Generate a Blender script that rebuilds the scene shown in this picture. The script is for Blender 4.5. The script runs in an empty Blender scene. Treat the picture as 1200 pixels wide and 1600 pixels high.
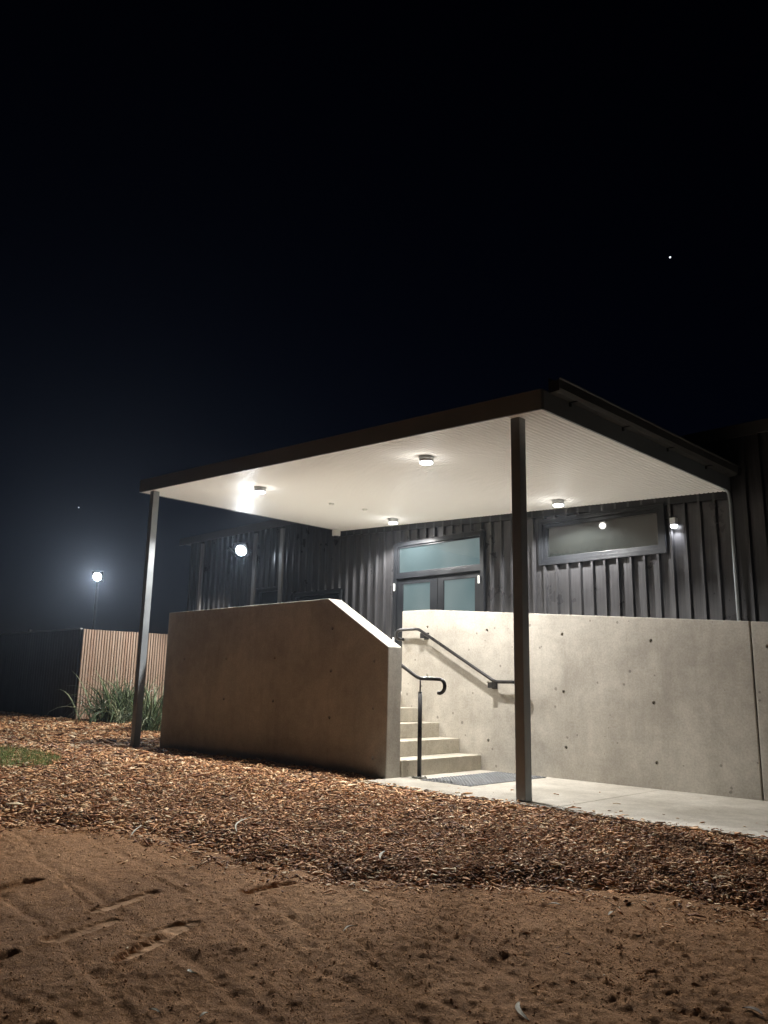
import bpy, bmesh, math, random
import numpy as np
from mathutils import Vector, Matrix
rnd = random.Random(7)
nr = np.random.default_rng(11)
R_ = math.radians
scene = bpy.context.scene
C = scene.collection

# ------------------------------------------------------------------ camera
cam_d = bpy.data.cameras.new('camera'); cam = bpy.data.objects.new('camera', cam_d); C.objects.link(cam)
m3 = Matrix(((0.7104202747677555, 0.13334042080256334, 0.6910306544424075),
             (0.7035334793132577, -0.160416583220844, -0.692320130657149),
             (0.018538518934604873, 0.9780014580806847, -0.2077726433093778)))
cam.matrix_world = m3.to_4x4()
cam_d.sensor_fit = 'VERTICAL'; cam_d.sensor_height = 36.0; cam_d.sensor_width = 27.0
cam_d.lens = 1264.52 / 1600 * 36.0
cam_d.clip_start = 0.05; cam_d.clip_end = 3000
scene.camera = cam
scene.render.resolution_x = 768; scene.render.resolution_y = 1024

# ------------------------------------------------------------------ night sky + faint moonlight
w = bpy.data.worlds.new('World'); scene.world = w; w.use_nodes = True
nt = w.node_tree; bg = nt.nodes['Background']
sky = nt.nodes.new('ShaderNodeTexSky'); sky.sky_type = 'NISHITA'; sky.sun_disc = False
sky.sun_elevation = R_(-5.0); sky.sun_rotation = R_(-60); sky.altitude = 0; sky.air_density = 1.0; sky.dust_density = 0.6; sky.ozone_density = 3.0
nt.links.new(sky.outputs[0], bg.inputs[0]); bg.inputs[1].default_value = 0.08
moon = bpy.data.lights.new('moon', 'SUN'); moon.energy = 0.005; moon.angle = R_(0.5); moon.color = (0.8, 0.87, 1.0)
mo = bpy.data.objects.new('moon', moon); C.objects.link(mo); mo.rotation_euler = (R_(48), 0, R_(30))

scene.view_settings.view_transform = 'Standard'; scene.view_settings.look = 'None'
scene.view_settings.exposure = 0.0; scene.view_settings.gamma = 1.0
LAMP = 1.0

# ------------------------------------------------------------------ helpers
def new_mat(name, col=(0.5, 0.5, 0.5), rough=0.5, metal=0.0, spec=0.5):
    m = bpy.data.materials.new(name); m.use_nodes = True
    b = m.node_tree.nodes['Principled BSDF']
    b.inputs['Base Color'].default_value = (*col, 1); b.inputs['Roughness'].default_value = rough
    b.inputs['Metallic'].default_value = metal; b.inputs['Specular IOR Level'].default_value = spec
    return m, m.node_tree, b

def coords(nt, scale=(1, 1, 1), kind='Object'):
    t = nt.nodes.new('ShaderNodeTexCoord'); mp = nt.nodes.new('ShaderNodeMapping')
    mp.inputs['Scale'].default_value = scale
    nt.links.new(t.outputs[kind], mp.inputs[0]); return mp.outputs[0]

def noise(nt, vec, scale, detail=4, rough=0.55, dist=0.0):
    n = nt.nodes.new('ShaderNodeTexNoise'); n.inputs['Scale'].default_value = scale
    n.inputs['Detail'].default_value = detail; n.inputs['Roughness'].default_value = rough
    n.inputs['Distortion'].default_value = dist
    nt.links.new(vec, n.inputs['Vector']); return n.outputs['Fac']

def ramp(nt, fac, stops):
    r = nt.nodes.new('ShaderNodeValToRGB'); cr = r.color_ramp
    while len(cr.elements) < len(stops): cr.elements.new(0.5)
    for e, (p, c) in zip(cr.elements, stops):
        e.position = p; e.color = (*c, 1) if len(c) == 3 else c
    nt.links.new(fac, r.inputs[0]); return r.outputs[0]

def mixc(nt, fac, a, b, mode='MIX'):
    m = nt.nodes.new('ShaderNodeMix'); m.data_type = 'RGBA'; m.blend_type = mode
    for s, v in ((m.inputs[0], fac), (m.inputs[6], a), (m.inputs[7], b)):
        if hasattr(v, 'is_output'): nt.links.new(v, s)
        elif isinstance(v, (int, float)): s.default_value = v
        else: s.default_value = (*v, 1)
    return m.outputs[2]

def math_(nt, op, a, b=None):
    m = nt.nodes.new('ShaderNodeMath'); m.operation = op
    for s, v in ((m.inputs[0], a), (m.inputs[1], b)):
        if v is None: continue
        if hasattr(v, 'is_output'): nt.links.new(v, s)
        else: s.default_value = v
    return m.outputs[0]

def bump(nt, b, h, strength, dist, prev=None):
    n = nt.nodes.new('ShaderNodeBump'); n.inputs['Strength'].default_value = strength; n.inputs['Distance'].default_value = dist
    nt.links.new(h, n.inputs['Height'])
    if prev: nt.links.new(prev, n.inputs['Normal'])
    nt.links.new(n.outputs[0], b.inputs['Normal']); return n.outputs[0]

def mesh_np(name, v, f, mat, parent=None, smooth=False):
    me = bpy.data.meshes.new(name)
    v = np.asarray(v, dtype=np.float32); f = np.asarray(f, dtype=np.int32); k = f.shape[1]
    me.vertices.add(len(v)); me.vertices.foreach_set('co', v.ravel())
    me.loops.add(f.size); me.loops.foreach_set('vertex_index', f.ravel())
    me.polygons.add(len(f)); me.polygons.foreach_set('loop_start', np.arange(0, f.size, k, dtype=np.int32))
    me.polygons.foreach_set('loop_total', np.full(len(f), k, dtype=np.int32))
    if smooth: me.polygons.foreach_set('use_smooth', np.ones(len(f), dtype=bool))
    me.update(calc_edges=True)
    if mat: me.materials.append(mat)
    o = bpy.data.objects.new(name, me); C.objects.link(o)
    if parent: o.parent = parent
    return o

def obj(name, bm, mat, parent=None, smooth=False):
    """world-space bmesh -> one object; parents are empties at a location, so subtract the parent's place"""
    me = bpy.data.meshes.new(name)
    bmesh.ops.recalc_face_normals(bm, faces=bm.faces)
    if smooth:
        for f in bm.faces: f.smooth = True
    o = bpy.data.objects.new(name, me); C.objects.link(o)
    if parent:
        o.parent = parent
        off = wloc(parent)
        if isinstance(parent.data, bpy.types.Mesh): pass
        bmesh.ops.translate(bm, verts=bm.verts, vec=-off)
    bm.to_mesh(me); bm.free()
    for m in (mat if isinstance(mat, (list, tuple)) else [mat]): me.materials.append(m)
    return o

def wloc(o):
    v = Vector((0, 0, 0))
    while o: v = v + Vector(o.location); o = o.parent
    return v

def props(o, label=None, cat=None, group=None, kind=None):
    if label: o['label'] = label
    if cat: o['category'] = cat
    if group: o['group'] = group
    if kind: o['kind'] = kind
    return o

def thing(name, label, cat, loc=(0, 0, 0), group=None):
    o = bpy.data.objects.new(name, None); C.objects.link(o); o.location = loc; o.empty_display_size = 0.1
    return props(o, label, cat, group)

def box(bm, x0, x1, y0, y1, z0, z1, bev=0.0):
    b2 = bmesh.new()
    vs = [b2.verts.new(p) for p in ((x0, y0, z0), (x1, y0, z0), (x1, y1, z0), (x0, y1, z0), (x0, y0, z1), (x1, y0, z1), (x1, y1, z1), (x0, y1, z1))]
    for q in ((0, 3, 2, 1), (4, 5, 6, 7), (0, 1, 5, 4), (1, 2, 6, 5), (2, 3, 7, 6), (3, 0, 4, 7)): b2.faces.new([vs[i] for i in q])
    if bev: bmesh.ops.bevel(b2, geom=list(b2.edges), offset=bev, segments=2, affect='EDGES', profile=0.6)
    merge(bm, b2)

def merge(bm, b2):
    me = bpy.data.meshes.new('t'); b2.to_mesh(me); b2.free(); bm.from_mesh(me); bpy.data.meshes.remove(me)

def prism(bm, pts, y0, y1, bev=0.0):
    """polygon in XZ extruded along Y"""
    b2 = bmesh.new()
    a = [b2.verts.new((x, y0, z)) for x, z in pts]; b = [b2.verts.new((x, y1, z)) for x, z in pts]
    b2.faces.new(a); b2.faces.new(list(reversed(b)))
    n = len(pts)
    for i in range(n): b2.faces.new((a[i], b[i], b[(i + 1) % n], a[(i + 1) % n]))
    bmesh.ops.recalc_face_normals(b2, faces=b2.faces)
    if bev: bmesh.ops.bevel(b2, geom=list(b2.edges), offset=bev, segments=2, affect='EDGES', profile=0.6)
    merge(bm, b2)

def tube(bm, pts, r, seg=14, caps=True):
    pts = [Vector(p) for p in pts]; rings = []
    rr = r if isinstance(r, (list, tuple)) else [r] * len(pts)
    up = None
    for i, p in enumerate(pts):
        if i == 0: d = pts[1] - p
        elif i == len(pts) - 1: d = p - pts[i - 1]
        else: d = (pts[i + 1] - p).normalized() + (p - pts[i - 1]).normalized()
        d.normalize()
        if up is None:
            up = Vector((0, 0, 1)) if abs(d.z) < 0.9 else Vector((0, 1, 0))
        a = d.cross(up).normalized(); up2 = a.cross(d).normalized(); up = up2
        rings.append([bm.verts.new(p + (a * math.cos(t) + up2 * math.sin(t)) * rr[i]) for t in [2 * math.pi * k / seg for k in range(seg)]])
    for i in range(len(rings) - 1):
        for k in range(seg):
            f = bm.faces.new((rings[i][k], rings[i][(k + 1) % seg], rings[i + 1][(k + 1) % seg], rings[i + 1][k])); f.smooth = True
    if caps: bm.faces.new(rings[0]); bm.faces.new(list(reversed(rings[-1])))

def arc_join(pts, rad, n=5):
    """round the inner corners of a polyline"""
    P = [Vector(p) for p in pts]; out = [P[0]]
    for i in range(1, len(P) - 1):
        a = (P[i - 1] - P[i]); b = (P[i + 1] - P[i]); r = min(rad, a.length * .45, b.length * .45)
        s = P[i] + a.normalized() * r; e = P[i] + b.normalized() * r
        for k in range(n + 1):
            t = k / n; out.append(s * (1 - t) ** 2 + P[i] * 2 * t * (1 - t) + e * t * t)
    out.append(P[-1]); return out

def vnoise(x, y, seed=0):
    """smooth value noise on numpy arrays, range -1..1"""
    xi = np.floor(x).astype(np.int64); yi = np.floor(y).astype(np.int64); fx = x - xi; fy = y - yi
    def h(a, b):
        n = (a * 374761393 + b * 668265263 + seed * 974634777) & 0xffffffff
        n = ((n ^ (n >> 13)) * 1274126177) & 0xffffffff
        return ((n ^ (n >> 16)) & 0xffff) / 32767.5 - 1
    u = fx * fx * (3 - 2 * fx); v = fy * fy * (3 - 2 * fy)
    return (h(xi, yi) * (1 - u) + h(xi + 1, yi) * u) * (1 - v) + (h(xi, yi + 1) * (1 - u) + h(xi + 1, yi + 1) * u) * v

def fbm(x, y, octv=4, seed=0):
    s = 0; a = 1.0
    for i in range(octv):
        s = s + a * vnoise(x * 2 ** i + 17.3 * i, y * 2 ** i - 9.1 * i, seed + i); a *= 0.5
    return s

def sstep(t): t = np.clip(t, 0, 1); return t * t * (3 - 2 * t)

# ------------------------------------------------------------------ materials
def concrete_mat(name, c0, c1, pit=1.0, streak=0.0, rough=0.75):
    m, nt, b = new_mat(name, c0, rough, spec=0.3)
    v = coords(nt)
    n1 = noise(nt, v, 1.3, 6, 0.6, 0.4); n2 = noise(nt, v, 9, 5, 0.65)
    col = mixc(nt, ramp(nt, n1, [(0.38, (0, 0, 0)), (0.62, (1, 1, 1))]), tuple(c * .91 for c in c0), tuple(c * 1.04 for c in c1))
    sv = noise(nt, coords(nt, (7, 7, .55)), 1.0, 5, 0.65)
    col = mixc(nt, 0.22, col, ramp(nt, sv, [(0.34, (0.62, 0.60, 0.57)), (0.5, (1, 1, 1))]), 'MULTIPLY')
    col = mixc(nt, 0.42, col, ramp(nt, n2, [(0.36, (0.62, 0.60, 0.57)), (0.72, (1.0, 0.98, 0.94))]), 'MULTIPLY')
    n3 = noise(nt, v, 48, 4, 0.7)
    col = mixc(nt, 0.4, col, ramp(nt, n3, [(0.38, (0.6, 0.58, 0.55)), (0.6, (1, 1, 1))]), 'MULTIPLY')
    if streak:
        vs = coords(nt, (1.2, 1.2, 16)); s = noise(nt, vs, 1.5, 4, 0.6)
        col = mixc(nt, streak, col, ramp(nt, s, [(0.35, (0.7, 0.68, 0.64)), (0.6, (1, 1, 1))]), 'MULTIPLY')
    h = math_(nt, 'MULTIPLY', n3, 0.5)
    if pit:
        vo = nt.nodes.new('ShaderNodeTexVoronoi'); vo.inputs['Scale'].default_value = 15
        wv = nt.nodes.new('ShaderNodeTexNoise'); wv.inputs['Scale'].default_value = 60; nt.links.new(v, wv.inputs['Vector'])
        vm = nt.nodes.new('ShaderNodeVectorMath'); vm.operation = 'MULTIPLY_ADD'; nt.links.new(wv.outputs['Color'], vm.inputs[0]); vm.inputs[1].default_value = (.012,) * 3; nt.links.new(v, vm.inputs[2])
        nt.links.new(vm.outputs[0], vo.inputs['Vector'])
        gate = ramp(nt, noise(nt, v, 1.1, 3, 0.6), [(0.42, (0.25,) * 3), (0.56, (1, 1, 1))])
        rs = nt.nodes.new('ShaderNodeSeparateColor'); nt.links.new(vo.outputs['Color'], rs.inputs[0])
        keep = math_(nt, 'GREATER_THAN', rs.outputs[0], 0.45)
        size = math_(nt, 'MULTIPLY', math_(nt, 'MULTIPLY', rs.outputs[1], 0.30), gate)
        dot = math_(nt, 'MULTIPLY', math_(nt, 'LESS_THAN', vo.outputs['Distance'], size), keep)
        col = mixc(nt, math_(nt, 'MULTIPLY', dot, 0.55 * pit), col, (0.09, 0.08, 0.07))
        h = math_(nt, 'SUBTRACT', h, math_(nt, 'MULTIPLY', dot, 2.0))
    nt.links.new(col, b.inputs['Base Color'])
    bump(nt, b, h, 0.35, 0.003)
    return m

M = {}
M['concrete'] = concrete_mat('board_concrete', (0.48, 0.445, 0.39), (0.56, 0.525, 0.465), 1.0)
M['smooth_concrete'] = concrete_mat('smooth_wall_concrete', (0.46, 0.435, 0.39), (0.52, 0.495, 0.445), 0.0)
M['path'] = concrete_mat('broomed_concrete', (0.60, 0.56, 0.49), (0.70, 0.66, 0.59), 0.2, streak=0.5)
M['stepc'] = concrete_mat('step_concrete', (0.50, 0.46, 0.38), (0.58, 0.54, 0.46), 0.6)

def metal_mat(name, col, rough, metal=0.2, vary=0.25, streaks=(40, 40, 1.0), spec=0.5):
    m, nt, b = new_mat(name, col, rough, metal, spec)
    v = coords(nt, streaks); n = noise(nt, v, 1.0, 5, 0.6); n2 = noise(nt, coords(nt), 3.0, 4)
    d = tuple(c * (1 - vary) for c in col); l = tuple(min(1, c * (1 + vary)) for c in col)
    c1 = ramp(nt, n, [(0.3, d), (0.7, l)])
    c1 = mixc(nt, 0.3, c1, ramp(nt, n2, [(0.3, (0.6, 0.6, 0.6)), (0.65, (1, 1, 1))]), 'MULTIPLY')
    nt.links.new(c1, b.inputs['Base Color'])
    rr = ramp(nt, n2, [(0.3, (rough * .8,) * 3), (0.7, (min(1, rough * 1.25),) * 3)])
    nt.links.new(rr, b.inputs['Roughness']); bump(nt, b, n2, 0.05, 0.01)
    return m
M['cladding'] = metal_mat('dark_grey_cladding', (0.056, 0.055, 0.058), 0.32, 0.45, 0.35)
M['frame'] = metal_mat('black_aluminium', (0.011, 0.012, 0.014), 0.42, 0.0, 0.15, spec=0.25)
M['fascia'] = metal_mat('charcoal_fascia', (0.20, 0.22, 0.24), 0.5, 0.1, 0.08, (1, 1, 1))
M['gutter'] = metal_mat('dark_gutter', (0.06, 0.058, 0.056), 0.45, 0.1, 0.1, (1, 1, 1))
M['post'] = metal_mat('painted_steel_post', (0.25, 0.27, 0.285), 0.36, 0.25, 0.15, (3, 3, 1.5))
M['trim'] = metal_mat('grey_trim', (0.25, 0.245, 0.24), 0.5, 0.2, 0.1, (3, 3, 1))
M['rail'] = metal_mat('black_handrail_steel', (0.022, 0.02, 0.02), 0.3, 0.3, 0.1, (1, 1, 1))
M['soffit'] = new_mat('off_white_soffit_sheet', (0.84, 0.835, 0.825), 0.46, 0.0, 0.12)[0]
M['white'] = new_mat('white_plastic', (0.75, 0.75, 0.73), 0.4)[0]
M['lamp_body'] = new_mat('silver_lamp_housing', (0.45, 0.46, 0.47), 0.35, 0.6)[0]
M['plate'] = metal_mat('galvanised_plate', (0.33, 0.33, 0.31), 0.5, 0.4, 0.15, (5, 5, 5))

def emit_mat(name, col, strength):
    m = bpy.data.materials.new(name); m.use_nodes = True; nt = m.node_tree
    b = nt.nodes['Principled BSDF']; b.inputs['Base Color'].default_value = (*col, 1)
    b.inputs['Emission Color'].default_value = (*col, 1); b.inputs['Emission Strength'].default_value = strength
    return m
M['lens'] = emit_mat('opal_lamp_lens', (0.93, 0.96, 1.0), 16)
M['flood_lens'] = emit_mat('floodlight_lens', (0.80, 0.91, 1.0), 70)
M['star'] = emit_mat('star_light', (0.9, 0.95, 1.0), 1.6)

# frosted, lit door glass
m, nt, b = new_mat('frosted_door_glass', (0.01, 0.014, 0.015), 0.04, 0, 0.5)
g = noise(nt, coords(nt, (0.9, 0.9, 0.5)), 1.6, 2, 0.4)
nt.links.new(ramp(nt, g, [(0.3, (0.14, 0.21, 0.22)), (0.7, (0.26, 0.32, 0.315))]), b.inputs['Emission Color'])
b.inputs['Emission Strength'].default_value = 0.75; b.inputs['IOR'].default_value = 1.6
M['door_glass'] = m
m, nt, b = new_mat('dark_window_glass', (0.007, 0.008, 0.0075), 0.04, 0, 0.8)
b.inputs['IOR'].default_value = 1.55
g = noise(nt, coords(nt), 14, 6, 0.7); nt.links.new(ramp(nt, g, [(0.45, (0.03,) * 3), (0.75, (0.16,) * 3)]), b.inputs['Roughness'])
M['win_glass'] = m

# timber battens
m, nt, b = new_mat('timber_batten', (0.3, 0.2, 0.13), 0.7)
ri = nt.nodes.new('ShaderNodeNewGeometry')
c1 = ramp(nt, ri.outputs['Random Per Island'], [(0, (0.46, 0.33, 0.24)), (0.5, (0.62, 0.48, 0.37)), (1, (0.52, 0.36, 0.26))])
g = noise(nt, coords(nt, (30, 30, 2)), 1, 5); c1 = mixc(nt, 0.5, c1, ramp(nt, g, [(0.3, (0.55, 0.5, 0.45)), (0.7, (1, 1, 1))]), 'MULTIPLY')
nt.links.new(c1, b.inputs['Base Color']); M['batten'] = m
M['fence_dark'] = metal_mat('dark_fence_board', (0.07, 0.065, 0.06), 0.8, 0, 0.3, (8, 8, 1))

# bark chips
m, nt, b = new_mat('bark_chip', (0.2, 0.1, 0.05), 0.75, spec=0.35)
gm = nt.nodes.new('ShaderNodeNewGeometry')
c1 = ramp(nt, gm.outputs['Random Per Island'], [(0, (0.08, 0.035, 0.02)), (0.2, (0.30, 0.13, 0.06)), (0.5, (0.66, 0.33, 0.15)), (0.8, (0.86, 0.54, 0.28)), (1.0, (0.90, 0.75, 0.52))])
g = noise(nt, coords(nt, (1, 1, 1)), 60, 3); c1 = mixc(nt, 0.4, c1, ramp(nt, g, [(0.3, (0.5, 0.45, 0.4)), (0.7, (1, 1, 1))]), 'MULTIPLY')
g2 = noise(nt, coords(nt), 2.2, 5, 0.65); c1 = mixc(nt, 0.5, c1, ramp(nt, g2, [(0.36, (0.42, 0.38, 0.36)), (0.54, (1, 1, 1))]), 'MULTIPLY')
nt.links.new(c1, b.inputs['Base Color']); M['chip'] = m
m, nt, b = new_mat('mulch_bed', (0.06, 0.035, 0.02), 0.95, spec=0.1)
v = coords(nt); g = noise(nt, v, 45, 6, 0.7); vo = nt.nodes.new('ShaderNodeTexVoronoi'); vo.inputs['Scale'].default_value = 40; nt.links.new(v, vo.inputs['Vector'])
nt.links.new(ramp(nt, g, [(0.3, (0.07, 0.032, 0.016)), (0.7, (0.30, 0.15, 0.075))]), b.inputs['Base Color']); bump(nt, b, math_(nt, 'ADD', g, vo.outputs['Distance']), 1.0, 0.02)
M['mulch'] = m

# sand
m, nt, b = new_mat('damp_sand', (0.3, 0.19, 0.12), 0.9, spec=0.2)
v = coords(nt)
n1 = noise(nt, v, 0.8, 5, 0.6, 0.3); n2 = noise(nt, v, 16, 8, 0.75); n3 = noise(nt, v, 95, 5, 0.8)
c1 = ramp(nt, n1, [(0.38, (0.56, 0.305, 0.145)), (0.5, (0.70, 0.385, 0.185)), (0.68, (0.82, 0.48, 0.25))])
c1 = mixc(nt, 0.75, c1, ramp(nt, n2, [(0.38, (0.55, 0.5, 0.45)), (0.6, (1, 1, 1))]), 'MULTIPLY')
c1 = mixc(nt, 0.8, c1, ramp(nt, n3, [(0.38, (0.45, 0.4, 0.36)), (0.6, (1.0, 1.0, 1.0))]), 'MULTIPLY')
at = nt.nodes.new('ShaderNodeAttribute'); at.attribute_name = 'smear'
c1 = mixc(nt, math_(nt, 'MULTIPLY', at.outputs['Fac'], 0.5), c1, (0.70, 0.46, 0.28))
nt.links.new(c1, b.inputs['Base Color'])
inv = math_(nt, 'SUBTRACT', 1.0, at.outputs['Fac'])
hh = math_(nt, 'MULTIPLY', math_(nt, 'ADD', math_(nt, 'MULTIPLY', n2, 1.6), math_(nt, 'MULTIPLY', n3, 0.5)), inv)
bump(nt, b, hh, 1.0, 0.022)
M['sand'] = m

# leaves
m, nt, b = new_mat('strap_leaf', (0.12, 0.17, 0.09), 0.45, spec=0.4)
gm = nt.nodes.new('ShaderNodeNewGeometry')
nt.links.new(ramp(nt, gm.outputs['Random Per Island'], [(0, (0.03, 0.05, 0.02)), (0.4, (0.10, 0.15, 0.065)), (0.8, (0.22, 0.28, 0.15)), (1, (0.34, 0.36, 0.24))]), b.inputs['Base Color'])
M['strap'] = m
m, nt, b = new_mat('grass_blade', (0.1, 0.15, 0.05), 0.6)
gm = nt.nodes.new('ShaderNodeNewGeometry')
nt.links.new(ramp(nt, gm.outputs['Random Per Island'], [(0, (0.10, 0.17, 0.04)), (1, (0.30, 0.40, 0.13))]), b.inputs['Base Color'])
M['grass'] = m
M['dryleaf'] = metal_mat('pale_dry_leaf', (0.50, 0.46, 0.36), 0.6, 0, 0.25, (20, 20, 20))
M['brownleaf'] = metal_mat('brown_dry_leaf', (0.16, 0.11, 0.07), 0.6, 0, 0.25, (20, 20, 20))

# ------------------------------------------------------------------ terrain
BX = np.array([-60, -30, -16, -10, -7.2, -6.6, -6.03, -4.79, -3.93, -3.42, -3.05, -2.43, -1.79, 0, 10, 60.])
BY = np.array([-12, -4, 0.3, 1.9, 2.8, 3.07, 3.32, 3.35, 3.46, 3.75, 4.25, 4.55, 4.70, 5.0, 5.4, 5.6])
PATH_Y = 6.12
def bound(x): return np.interp(x, BX, BY) + 0.09 * vnoise(x * 2.3, x * 0 + 3.3, 5) + 0.05 * vnoise(x * 7, x * 0 + 8.3, 6)
def ground_base(x, y):
    s = y - bound(x)
    up = -1.17 + 0.15 * sstep(s / np.maximum(PATH_Y - bound(x), 0.6))
    left = sstep((-x - 11.5) / 6) * sstep((y - 3) / 5) * 0.09
    dn = -1.17 - 0.15 * sstep(-s / 3.0)
    return np.where(s > 0, up + left, dn)
def mulch_z(x, y):
    s = y - bound(x)
    edge = sstep(s / 0.6) * 0.045 - 0.02
    lip = 0.018 * np.exp(-((s - 0.45) / 0.35) ** 2)
    yp = sstep((y - (PATH_Y - 0.5)) / 0.5) * sstep((x + 6.9) / 0.4)
    z = ground_base(x, y) + (edge + lip) * (1 - yp) + 0.012 * fbm(x * 3, y * 3, 3, 21) * (1 - 0.7 * yp)
    return z + 0.0 * yp

def pt_z(px, py, z):
    q = m3 @ Vector((px - 600, -(py - 800), -1264.52)); return q * (z / q.z)

# footprints / smears: photo-derived places on the sand, as (x, y, length, width, angle, depth, smooth)
marks = []
def mk(p, q, wid, dep, sm):
    a = pt_z(*p, -1.24); b = pt_z(*q, -1.24)
    marks.append((a.x, a.y, b.x, b.y, wid, dep * (0.75 if sm > 0.4 else 0.9), sm))
mk((192, 1496), (290, 1456), 0.055, 0.026, 1.0); mk((224, 1464), (300, 1452), 0.045, 0.016, 0.9)
mk((80, 1468), (178, 1443), 0.055, 0.018, 0.6); mk((150, 1430), (236, 1409), 0.045, 0.016, 0.8)
mk((352, 1372), (412, 1356), 0.06, 0.010, 0.8); mk((428, 1380), (494, 1357), 0.045, 0.014, 1.0)
mk((388, 1414), (448, 1402), 0.055, 0.024, 0.8); mk((512, 1392), (560, 1385), 0.06, 0.014, 0.9); mk((566, 1386), (592, 1382), 0.05, 0.012, 0.7)
mk((0, 1398), (44, 1390), 0.07, 0.022, 0.1); mk((0, 1490), (18, 1486), 0.04, 0.02, 0.1)
mk((0, 1306), (160, 1290), 0.05, 0.012, 0.3); mk((30, 1300), (130, 1296), 0.03, 0.014, 0.2)
mk((80, 1318), (150, 1314), 0.03, 0.012, 0.1)
for (a, b2) in (((92, 1382), (146, 1434)), ((290, 1432), (318, 1464)), ((60, 1535), (190, 1590)), ((222, 1530), (330, 1590)), ((0, 1530), (60, 1560)), ((230, 1385), (330, 1430)), ((460, 1510), (520, 1560)), ((520, 1560), (620, 1598)), ((710, 1480), (760, 1440)), ((850, 1534), (920, 1572)), ((560, 1480), (640, 1530)), ((340, 1440), (400, 1490)), ((1000, 1450), (1040, 1475))):
    mk(a, b2, 0.02, 0.005, 0.0)
for p in ((640, 1535), (655, 1545), (725, 1533), (835, 1525), (835, 1538), (937, 1518), (785, 1502), (868, 1560), (955, 1564), (1045, 1562), (1060, 1584), (1130, 1582), (1030, 1492), (1060, 1505), (1120, 1495), (1090, 1555), (1015, 1535), (860, 1590), (575, 1505), (450, 1445), (490, 1460), (1085, 1586), (457, 1548)):
    mk(p, (p[0] + rnd.uniform(5, 16), p[1] + rnd.uniform(-3, 3)), rnd.uniform(0.012, 0.022), rnd.uniform(0.006, 0.012), 0.0)

RUT = (pt_z(520, 1560, -1.25) - pt_z(290, 1432, -1.25)).normalized()
def sand_detail(x, y):
    z = 0.014 * fbm(x * 1.7, y * 1.7, 3, 1) + 0.0036 * fbm(x * 9, y * 9, 3, 2)
    rough = sstep((x + 4.3) / 1.5) * 0.6 + 0.4
    cl = fbm(x * 26, y * 26, 3, 3); z = z + 0.0045 * rough * cl + 0.010 * rough * np.maximum(cl - 0.6, 0) + 0.0016 * vnoise(x * 75, y * 75, 12)
    # wheel ruts running away from the viewer
    u = (x + 3.9) * RUT.y - (y - 2.9) * RUT.x; wob = 0.09 * vnoise(x * 0.9, y * 0.9, 9) + 0.03 * vnoise(x * 4, y * 4, 19)
    for o in (-1.3, -0.72, -0.55, -0.08, 0.12, 0.55, 0.95):
        z = z - 0.009 * np.exp(-(((u + wob - o) / 0.03) ** 2)) + 0.004 * np.exp(-(((u + wob - o - .06) / 0.03) ** 2)) * np.clip(0.35 + 0.9 * vnoise(x * 1.4 + o * 9, y * 1.4, 14), 0, 1)
    sm = np.zeros_like(x)
    for (ax, ay, bx, by, wd, dp, s) in marks:
        dx, dy = bx - ax, by - ay; L2 = dx * dx + dy * dy + 1e-9
        near = (np.abs(x - (ax + bx) / 2) < abs(dx) / 2 + 0.35) & (np.abs(y - (ay + by) / 2) < abs(dy) / 2 + 0.35)
        if not near.any(): continue
        xn = x[near]; yn = y[near]
        t = np.clip(((xn - ax) * dx + (yn - ay) * dy) / L2, 0, 1)
        d = np.hypot(xn - ax - t * dx, yn - ay - t * dy) / wd
        d = d + (0.12 if s > 0.4 else 0.5) * vnoise(xn * 14, yn * 14, 4) + 0.12 * vnoise(xn * 50, yn * 50, 8)
        prof = -(1 - sstep((d - 0.6) / 0.5)) + 0.35 * np.exp(-((d - 1.25) / 0.25) ** 2)
        flat = 1 - sstep((d - 0.7) / 0.2)
        z[near] = z[near] * (1 - flat * 0.9 * max(s, 0.3)) + prof * dp
        sm[near] = np.maximum(sm[near], flat * s)
    sm = sm * np.clip(0.95 + 0.7 * fbm(x * 12, y * 12, 3, 77), 0, 1)
    return z, sm

xs = np.concatenate([np.linspace(-600, -40, 15), np.linspace(-38, -16, 23), np.linspace(-15.8, -8.6, 90), np.arange(-8.5, 0.6, 0.0125), np.linspace(0.7, 6, 40), np.linspace(7, 40, 20), np.linspace(50, 600, 12)])
ys = np.concatenate([np.linspace(-600, -30, 12), np.linspace(-28, 0.6, 30), np.arange(0.7, 5.4, 0.0125), np.linspace(5.45, 12, 90), np.linspace(12.5, 40, 30), np.linspace(50, 900, 15)])
X, Y = np.meshgrid(xs, ys)
Z = ground_base(X, Y); det, sm = sand_detail(X.ravel().copy(), Y.ravel().copy())
fade = np.exp(-(np.maximum(np.hypot(X, Y) - 12, 0) / 8))
Z = Z + det.reshape(X.shape) * fade * (1 - sstep((Y - bound(X) - 0.15) / 0.1)) - 0.03 * sstep((Y - bound(X) - 0.1) / 0.2)
inside = sstep((Y - 6.0) / 0.1) * sstep((X + 11.3) / 0.3); Z = Z - 0.10 * inside
nx, ny = len(xs), len(ys)
idx = np.arange(nx * ny).reshape(ny, nx)
F = np.stack([idx[:-1, :-1], idx[:-1, 1:], idx[1:, 1:], idx[1:, :-1]], -1).reshape(-1, 4)
ground = mesh_np('sandy_ground', np.stack([X, Y, Z], -1).reshape(-1, 3), F, M['sand'], smooth=True)
a = ground.data.attributes.new('smear', 'FLOAT', 'POINT'); a.data.foreach_set('value', sm.astype(np.float32))
props(ground, 'damp brown sand with scrapes and prints in front of the bark mulch', kind='structure')

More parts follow.
